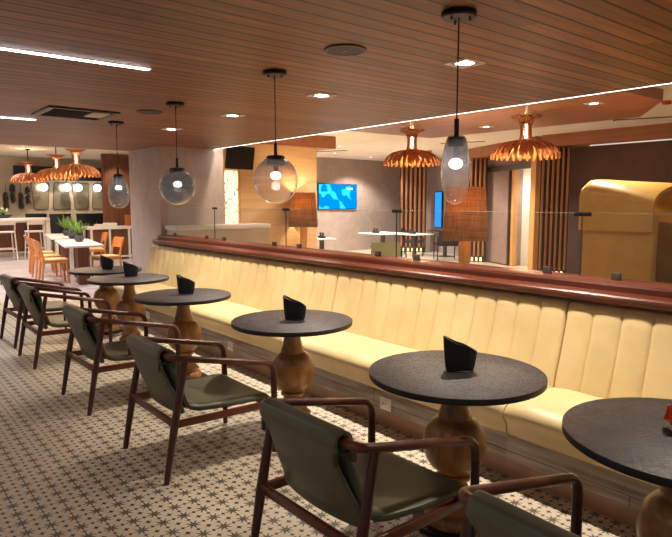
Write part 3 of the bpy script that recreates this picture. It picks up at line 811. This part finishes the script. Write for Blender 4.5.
# mustard booths
def booth(label, x, y, w, rz=0):
    t = thing('booth', label, 'booth', (x, y, 0), rz, 'mustard leather booths')
    MB().bb(0, w, 0, .13, 0, 1.42, .02).build('front_wall', M['podskin'], t)
    MB().bb(0, .10, .13, 1.25, 0, 1.42, .02).build('side_wall', M['podskin'], t)
    MB().bb(0, w, 1.25, 1.36, 0, 1.30, .02).build('rear_wall', M['podskin'], t)
    MB().bb(.10, .13, .14, 1.25, .02, 1.40).build('inner_sheet', M['inner_sheet'], t)  # thin dark brown sheet on the side wall's inner face
    MB().bb(.13, w-.05, .75, 1.25, 0, .45, .03).build('seat', M['podskin'], t)
    # draped cover: turned over the front wall, bulging and falling away towards the open side
    path = [(-.025, 1.235), (-.03, 1.30), (-.03, 1.42), (-.03, 1.53), (-.028, 1.62), (-.005, 1.69), (.05, 1.735), (.14, 1.75), (.33, 1.75), (.60, 1.74), (.95, 1.70), (1.30, 1.62), (1.40, 1.50), (1.41, 1.30)]
    P = [Vector((0, a, b)) for a, b in path]
    def cov(u, v):
        k = v*(len(P)-1); i = min(int(k), len(P)-2); p = P[i].lerp(P[i+1], k-i)
        tg = (P[min(i+2, len(P)-1)]-P[max(i-1, 0)]).normalized(); n = Vector((0, -tg.z, tg.y))
        x = -.02+u*(w+.03); drop = .0
        z = p.z
        if z > 1.42:
            z = 1.42+(z-1.42)*(1-.55*u**1.4*math.exp(-max(0, p.y)/.45))
            e = max(0, 1-u/.10); z -= .06*e*e*(z-1.42)/.33
        return (x, p.y, z), n
    MB().sheet(cov, 16, 37, .035).build('cover', M['podskin'], t, sharp=60)
    return t
booth('mustard leather booth with a draped rounded cover, standing behind the glass', -3.28, 6.0, .72)
booth('mustard leather booth further back, partly hidden by the nearer booth', -2.55, 7.5, .9)

# tables and chairs far behind the glass
def bistro(label, x, y, z, r, name='bistro_table', top='trimwhite'):
    t = thing(name, label, 'table', (x, y, 0), 0, 'lounge tables behind the glass')
    MB().bb(-r, r, -r, r, z-.025, z, .004).build('tabletop', M[top], t)
    MB().bb(-.04, .04, -.04, .04, .02, z-.025).build('post', M['darkgrey'], t)
    MB().bb(-.2, .2, -.2, .2, 0, .02).build('base', M['darkgrey'], t)
bistro('small white square table beside the oak wall below the television', -11.0, 8.5, .70, .24)
bistro('long-looking white square table before the blue television wall', -11.0, 10.45, .76, .45)
bistro('white square table in front of the slatted panel, next to a dark chair', -11.0, 11.6, .70, .35)
bistro('thin dark square table between the two dark chairs', -11.2, 13.05, .74, .35, top='blackplastic')
def caddy(label, x, y, z):
    t = thing('condiment_caddy', label, 'caddy', (x, y, z), 0, 'caddies on the lounge tables')
    MB().bb(-.09, .09, -.05, .05, 0, .05, .004).build('tray', M['blackplastic'], t)
    for k in (-1, 1): MB().cyl((k*.045, 0, .05), .025, .08, 14).build('shaker', M['darkgrey'], t)
caddy('small dark caddy on the white table below the television', -11.0, 8.5, .70)
caddy('small dark caddy on the long-looking white table by the television wall', -11.0, 10.2, .76)
caddy('small dark caddy at the far end of the tables by the television wall', -11.0, 11.5, .70)
def lounge_chair(label, x, y, rz, mat):
    t = thing('lounge_chair', label, 'chair', (x, y, 0), rz, 'chairs in the lounge behind the glass')
    MB().bb(-.26, .26, -.26, .26, .38, .45, .015).build('seat', M[mat], t)
    MB().sheet(lambda u, v: (((u-.5)*.54, -.27-.05*v-.03*(1-(2*u-1)**2), .45+v*.33), (0, 1, 0)), 9, 5, .035).build('backrest', M[mat], t)
    for s in (-1, 1):
        MB().tube(fillet([(s*.29, -.30, .70), (s*.29, .10, .66), (s*.29, .27, .48), (s*.29, .28, .40)], .06), .014, 8).build('armrest', M['black'], t)
        for q in (-1, 1): MB().tube([(s*.28, q*.26, .64 if q < 0 else .45), (s*.28, q*.29, 0)], .014, 8).build('leg', M['black'], t)
lounge_chair('pale green armchair just behind the rail, seen from behind', -8.25, 8.0, 0.62, 'sage')
lounge_chair('dark lounge chair facing the slatted panel beside the television', -12.0, 12.6, -.9, 'blackplastic')
lounge_chair('dark lounge chair beside the large floor lamp post', -10.55, 12.35, .9, 'blackplastic')

# lights and small things on the far ceilings
for x, y, z, lab in ((-3.44, 6.42, 2.60, 'small square spotlight in the wooden raft above the mustard booth'), (-5.44, 7.18, 2.60, 'small square spotlight in the wooden raft beside the slim pendant')):
    spot_fixture(lab, x, y, z, .16, 120, (1, .86, .68), 'farlamp', 'spotlights over the lounge', 120)
for x, y, lab in ((-11.33, 9.3, 'round-looking white ceiling spotlight nearest the wooden bulkhead'), (-13.5, 12.3, 'white ceiling spotlight nearest the blue television wall'), (-8.5, 10.42, 'white ceiling spotlight beyond the slim pendant, before the wooden beam'),
                  (-13.0, 10.5, 'white ceiling spotlight between two others over the television')):
    spot_fixture(lab, x, y, HF, .16, 200, (1, .90, .78), 'farlamp', 'spotlights over the lounge', 130)
spot_fixture('white ceiling spotlight tucked behind the plank ceiling edge, washing the stone pillar', -8.15, 4.86, HF, .12, 45, (1, .85, .62), 'farlamp', 'spotlights over the lounge', 140)
tag(MB().lathe([(0, HF), (.06, HF), (.065, HF-.02), (.05, HF-.045), (0, HF-.05)], 24, (-3.6, 8.62, 0), cap=False).build('smoke_detector', M['red']), 'small red alarm sounder on the white ceiling past the wooden raft', 'alarm')
tag(MB().lathe([(0, HF), (.06, HF), (.065, HF-.02), (.05, HF-.045), (0, HF-.05)], 24, (-10.8, 11.9, 0), cap=False).build('smoke_detector', M['red']), 'small red alarm sounder on the white ceiling left of the slim pendant', 'alarm')
for x, y, lab in ((-8.9, 10.9, 'long dark air slot in the white ceiling beside the slim pendant'), (-4.5, 10.1, 'dark air slot in the white ceiling past the raft corner'), (-12.6, 10.0, 'thin air slot in the white ceiling over the television')):
    t = thing('air_slot', lab, 'air vent', (x, y, HF), .4, 'air slots in the white ceiling')
    MB().bb(-.5, .5, -.05, .05, -.012, 0).build('frame', M['darkgrey'], t)
    MB().bb(-.47, .47, -.012, .012, -.016, -.012).build('vane', M['white'], t)

# ---------------------------------------------------------------- dining zone
def dining_chair(label, x, y, rz):
    t = thing('dining_chair', label, 'chair', (x, y, 0), rz, 'orange wooden dining chairs')
    MB().bb(-.21, .21, -.20, .22, .435, .47, .012).build('seat', M['seatpad'], t)
    for s in (-1, 1):
        MB().tube([(s*.19, .19, .44), (s*.20, .21, 0)], [.022, .016], 8).build('leg', M['orangewood'], t)
        MB().tube([(s*.19, -.27, .80), (s*.19, -.20, .45), (s*.20, -.25, 0)], [.016, .024, .016], 8).build('leg', M['orangewood'], t)
        MB().bb(s*.19-.012, s*.19+.012, -.19, .19, .39, .435).build('side_rail', M['orangewood'], t)
    MB().sheet(lambda u, v: (((u-.5)*.42, -.235-.06*v-.03*(1-(2*u-1)**2), .62+v*.20), (0, 1, 0)), 11, 5, .022).build('backrest', M['orangewood'], t)
    MB().bb(-.19, .19, -.21, -.18, .39, .435).build('rear_rail', M['orangewood'], t)
for x, y, rz, lab in ((-12.15, 2.98, -.1, 'orange wooden dining chair with cream seat nearest the armchairs, aisle side'), (-13.1, 3.08, -.05, 'orange wooden dining chair second along the aisle side of the white tables'),
                      (-14.1, 3.22, -.15, 'orange wooden dining chair third along the aisle side of the white tables'),
                      (-12.25, 3.98, PI+.1, 'orange wooden dining chair near the pillar, nearer of those across the white table'), (-14.4, 4.40, PI-.1, 'orange wooden dining chair across the white table, beyond its neighbour by the pillar')):
    dining_chair(lab, x, y, rz)
def dining_table(label, x0, x1, y0, y1):
    cx, cy = (x0+x1)/2, (y0+y1)/2
    t = thing('dining_table', label, 'table', (cx, cy, 0), -.165, 'long white dining tables')
    MB().bb(x0-cx, x1-cx, y0-cy, y1-cy, .705, .745, .005).build('tabletop', M['trimwhite'], t)
    for s in (-1, 1): MB().bb(s*(x1-cx)*.6-.22, s*(x1-cx)*.6+.22, -.10, .10, 0, .705).build('panel_leg', M['walnutwall'], t)
    MB().bb((x1-cx)-.12, (x1-cx)-.06, y0-cy+.08, y0-cy+.14, 0, .705).build('leg', M['trimwhite'], t)
dining_table('long white dining table nearest the armchairs, with potted plants on it', -13.47, -11.31, 3.16, 3.82)
dining_table('long white dining table behind the nearer white table', -16.1, -13.95, 3.58, 4.24)
def potted_plant(label, x, y, s, seed):
    t = thing('potted_plant', label, 'potted plant', (x, y, .745), 0, 'small potted plants on the white tables')
    MB().lathe([(0, 0), (.055, 0), (.085, .05), (.09, .10), (.075, .135), (.065, .135), (.06, .12), (0, .12)], 20, cap=False).build('pot', M['pot'], t)
    rnd = random.Random(seed); m = MB()
    for k in range(46):
        a = rnd.uniform(0, 2*PI); L = s*rnd.uniform(.16, .34); b = rnd.uniform(.2, 1.0)
        pts = [(.01+L*b*.9*f, .12+L*(f*1.15-.5*b*f*f)) for f in (0, .35, .7, 1)]
        strip_petal(m, pts, [.008, .022, .018, .003], a, .002)
    m.build('leaves', M['leaf'], t, sharp=0)
potted_plant('leafy potted plant on the nearest white table, closest to its near edge', -12.38, 3.52, 1.0, 1)
potted_plant('leafy potted plant on the nearest white table, second from its near edge', -13.64, 3.74, 1.1, 2)
potted_plant('leafy potted plant on the white tables, farthest from the armchairs', -14.88, 3.96, 1.2, 3)

t = thing('bar_table', 'tall white bar table with white bar stools at it', 'table', (-18.6, 3.3, 0))
MB().bb(-.38, .38, -1.5, 1.12, 1.01, 1.09, .005).build('tabletop', M['trimwhite'], t)
MB().bb(-.34, .34, 1.02, 1.12, 0, 1.01).build('panel_leg', M['trimwhite'], t)
MB().bb(-.34, .34, -1.48, -1.38, 0, 1.01).build('panel_leg', M['trimwhite'], t)
MB().bb(-.2, -.1, -1.38, 1.02, .15, .95).build('modesty_panel', M['walnutwall'], t)
def bar_stool(label, x, y):
    t = thing('bar_stool', label, 'bar stool', (x, y, 0), PI/2, 'white bar stools')
    MB().bb(-.21, .21, -.19, .2, .72, .76, .012).build('seat', M['trimwhite'], t)
    MB().sheet(lambda u, v: (((u-.5)*.44, -.2-.04*v-.03*(1-(2*u-1)**2), .93+v*.12), (0, 1, 0)), 9, 4, .022).build('backrest', M['trimwhite'], t)
    for s in (-1, 1):
        MB().tube([(s*.18, .17, .73), (s*.22, .21, 0)], .017, 8).build('leg', M['trimwhite'], t)
        MB().tube([(s*.20, -.23, 1.0), (s*.19, -.18, .73), (s*.22, -.24, 0)], .017, 8).build('leg', M['trimwhite'], t)
    for y in (-.225, .2): MB().bb(-.2, .2, y-.012, y+.012, .28, .31).build('footrest', M['trimwhite'], t)
bar_stool('white bar stool at the tall table, nearer the picture edge', -17.9, 3.22)
bar_stool('white bar stool at the tall table, nearer the dark chairs', -17.85, 3.92)
def dark_chair(label, x, y):
    t = thing('high_back_chair', label, 'chair', (x, y, 0), PI/2, 'navy high-backed chairs under the mirrors')
    MB().bb(-.25, .25, -.22, .24, .42, .52, .02).build('seat', M['navy'], t)
    MB().sheet(lambda u, v: (((u-.5)*(.46+.12*v), -.22-.06*v-.05*(1-(2*u-1)**2), .45+v*.75), (0, 1, 0)), 9, 8, .05).build('backrest', M['navy'], t)
    for s in (-1, 1):
        for q in (-1, 1): MB().tube([(s*.2, q*.18, .43), (s*.23, q*.23, 0)], .016, 8).build('leg', M['black'], t)
dark_chair('navy high-backed chair beside the end of the tall white bar table', -18.6, 4.72)
dark_chair('navy high-backed chair under the middle mirrors behind the plants', -18.6, 5.45)
dark_chair('navy high-backed chair half hidden beyond the bar table', -19.45, 4.28)
dark_chair('navy high-backed chair next to the white console by the walnut wall', -18.9, 6.1)

t = thing('console_table', 'white framed console table with towels on it before the walnut wall', 'console table', (-16.55, 5.5, 0))
MB().bb(-.35, .35, -.62, .75, .81, .88, .005).build('tabletop', M['trimwhite'], t)
for x in (-.31, .31):
    for y in (-.57, -.1, .42): MB().bb(x-.025, x+.025, y-.025, y+.025, .0, .81).build('leg', M['trimwhite'], t)
m = MB()
for x in (-.31, .31): m.bb(x-.02, x+.02, -.57, .7, .05, .10)
m.build('bottom_rail', M['trimwhite'], t)
MB().bb(-.28, .28, -.5, .7, .12, .8).build('dark_body', M['walnutwall'], t)
for k, (y, w) in enumerate(((-.28, .16), (.02, .3))):
    tag(MB().bb(-16.7, -16.4, 5.5+y-w/2, 5.5+y+w/2, .88, .94+.03*k, .012).build('folded_towel', M['paper']), ['small stack of folded white towels at the end of the console', 'large stack of folded white towels in the middle of the console'][k], 'towel', 'towels on the console')
tag(MB().bb(-16.65, -16.5, 5.96, 6.12, .88, 1.18, .006).build('terracotta_box', M['brickbox']), 'upright terracotta box on the console against the pillar', 'box')

# mirrors on the cream wall, set alternately wide end up and wide end down
def wall_mirror(label, y, up):
    t = thing('wall_mirror', label, 'mirror', (-20.0, y, 1.72), 0, 'tapered mirrors on the cream wall')
    a, b = (.25, .19) if up else (.19, .25)
    q = [(-a, .40), (a, .40), (b, -.40), (-b, -.40)]
    P = fillet([(0, *q[0])]+[(0, *p) for p in q]+[(0, *q[0])], .001)
    rim = []
    for i in range(4):
        p0, p1, p2 = Vector(q[i-1]), Vector(q[i]), Vector(q[(i+1) % 4])
        A_ = p1+(p0-p1).normalized()*.06; B_ = p1+(p2-p1).normalized()*.06
        rim += [A_*(1-f)**2+p1*2*f*(1-f)+B_*f*f for f in (0, .25, .5, .75, 1)]
    MB().prism([(p.x*1.07, p.y*1.04) for p in rim], 0, .025).build('frame', M['walnutwall'], t)
    MB().prism([(p.x, p.y) for p in rim], .025, .03).build('glass', M['mirror'], t)
for y, up, lab in ((4.62, True, 'tapered wall mirror by the bar table, wide end up, first of the row'), (5.21, False, 'tapered wall mirror with its wide end down, second of the row'),
                   (5.80, True, 'tapered wall mirror, wide end up, above the middle navy chair'), (6.39, False, 'tapered wall mirror with its wide end down, next to the walnut wall')):
    wall_mirror(lab, y, up)
def globe(label, y):
    t = thing('globe_light', label, 'wall light', (-19.75, y, 1.98), 0, 'globe lights before the mirrors')
    MB().lathe([(.115*math.sin(PI*i/16), .115*math.cos(PI*i/16)) for i in range(17)], 24, cap=False).build('globe', M['globe'], t)
    MB().tube([(0, 0, .11), (0, 0, .24)], .012, 8).build('stem', M['steel'], t)
for y, lab in ((4.66, 'glowing white globe light before the first mirror by the bar table'), (5.32, 'glowing white globe light before the second mirror'), (5.66, 'glowing white globe light before the third mirror'), (6.24, 'glowing white globe light before the mirror next to the walnut wall')):
    globe(lab, y)
def hanging_planter(label, y, z, h, seed):
    t = thing('hanging_plant', label, 'hanging plant', (-19.9, y, z), 0, 'grey plants hanging on the cream wall')
    rnd = random.Random(seed); m = MB()
    for k in range(130):
        zz = rnd.uniform(-h, 0); a = rnd.uniform(0, 2*PI); L = .06+.04*rnd.random()
        strip_petal(m, [(.01, zz), (L*.6, zz-.01), (L, zz-.07)], [.02, .035, .006], a, .003)
    m.build('foliage', M['dryleaf'], t, sharp=0)
    MB().tube([(0, 0, -h*.9), (0, 0, .25)], .008, 6).build('hanger', M['darkgrey'], t)
for y, z, h, sd, lab in ((3.65, 1.83, .45, 1, 'grey hanging plant at the picture edge, low one'), (3.84, 2.06, .5, 2, 'grey hanging plant second from the picture edge, highest one'), (4.05, 1.83, .45, 3, 'grey hanging plant third from the picture edge, lower one'), (4.24, 2.0, .48, 4, 'grey hanging plant nearest the mirrors')):
    hanging_planter(lab, y, z, h, sd)
t = thing('flower_bowl', 'low bowl of pale flowers standing on the tall bar table', 'flowers', (-18.75, 3.35, 1.09))
MB().lathe([(0, 0), (.10, 0), (.2, .05), (.22, .09), (.2, .09), (.12, .03), (0, .03)], 24, cap=False).build('bowl', M['darkgrey'], t)
rnd = random.Random(5); m = MB(); m2 = MB()
for k in range(26):
    a = rnd.uniform(0, 2*PI); strip_petal(m, [(.02, .06), (.1, .16+.08*rnd.random()), (.2, .2*rnd.random()+.08)], [.01, .03, .006], a, .003)
for k in range(9):
    a = rnd.uniform(0, 2*PI); r = rnd.uniform(.02, .17); m2.lathe([(.028*math.sin(PI*i/6), .028*math.cos(PI*i/6)) for i in range(7)], 8, (r*math.cos(a), r*math.sin(a), rnd.uniform(.12, .27)), cap=False)
m.build('leaves', M['leaf'], t, sharp=0); m2.build('blossoms', M['paper'], t)

# ---------------------------------------------------------------- light
def area(x, y, z, sx, sy, e, c, rot=(0, 0, 0)):
    l = bpy.data.lights.new('ceiling_lamp', 'AREA'); l.shape = 'RECTANGLE'; l.size = sx; l.size_y = sy; l.energy = e; l.color = c
    o = bpy.data.objects.new('ceiling_lamp', l); COL.objects.link(o); o.location = (x, y, z); o.rotation_euler = rot
for x in (-17.5, -14.2, -11.4):
    bare_spot(x, 4.6 if x > -16 else 3.0, HF-.03, 85, (1, .92, .82), 140, .06)
    bare_spot(x, 1.6, HF-.03, 85 if x < -12 else 220, (1, .92, .88), 140, .06)  # unseen spots without fixtures, added; the strongest brightens the pillar
bare_spot(-19.2, 5.3, HF-.03, 60, (1, .88, .7), 130)
bare_spot(-16.6, 5.9, HF-.04, 40, (1, .82, .6), 100)
bare_spot(-12.5, 9.5, HF-.03, 170, (1, .9, .78), 140); bare_spot(-10.5, 11.8, HF-.03, 150, (1, .88, .74), 140)
bare_spot(-8.6, 8.0, HF-.03, 150, (1, .86, .68), 140)
o = wp(7.05, -1.0, 2.4); bare_spot(o.x, o.y, o.z, 60, (1, .95, .88), 160, .15)
for x in (-6.4, -3.9, -1.4, 1.0):  # fill spots added over the aisle, no fixtures
    bare_spot(x, -.6, HC-.02, 15, (1, .88, .74), 140, .05)

w = bpy.data.worlds.new('world'); scn.world = w; w.use_nodes = True
w.node_tree.nodes['Background'].inputs[0].default_value = (1, .84, .72, 1); w.node_tree.nodes['Background'].inputs[1].default_value = .19

# ---------------------------------------------------------------- camera
cam = bpy.data.cameras.new('camera'); co = bpy.data.objects.new('camera', cam); COL.objects.link(co)
cam.sensor_width = 36; cam.lens = 36*600/672; cam.clip_start = .05
co.location = (0, 0, 1.52)
co.rotation_euler = (PI/2-math.radians(6.2773), 0, math.radians(50.947))
scn.camera = co
scn.view_settings.view_transform = 'Standard'; scn.view_settings.look = 'None'
scn.view_settings.gamma = 1; scn.view_settings.exposure = 0.85; scn.view_settings.use_curve_mapping = False
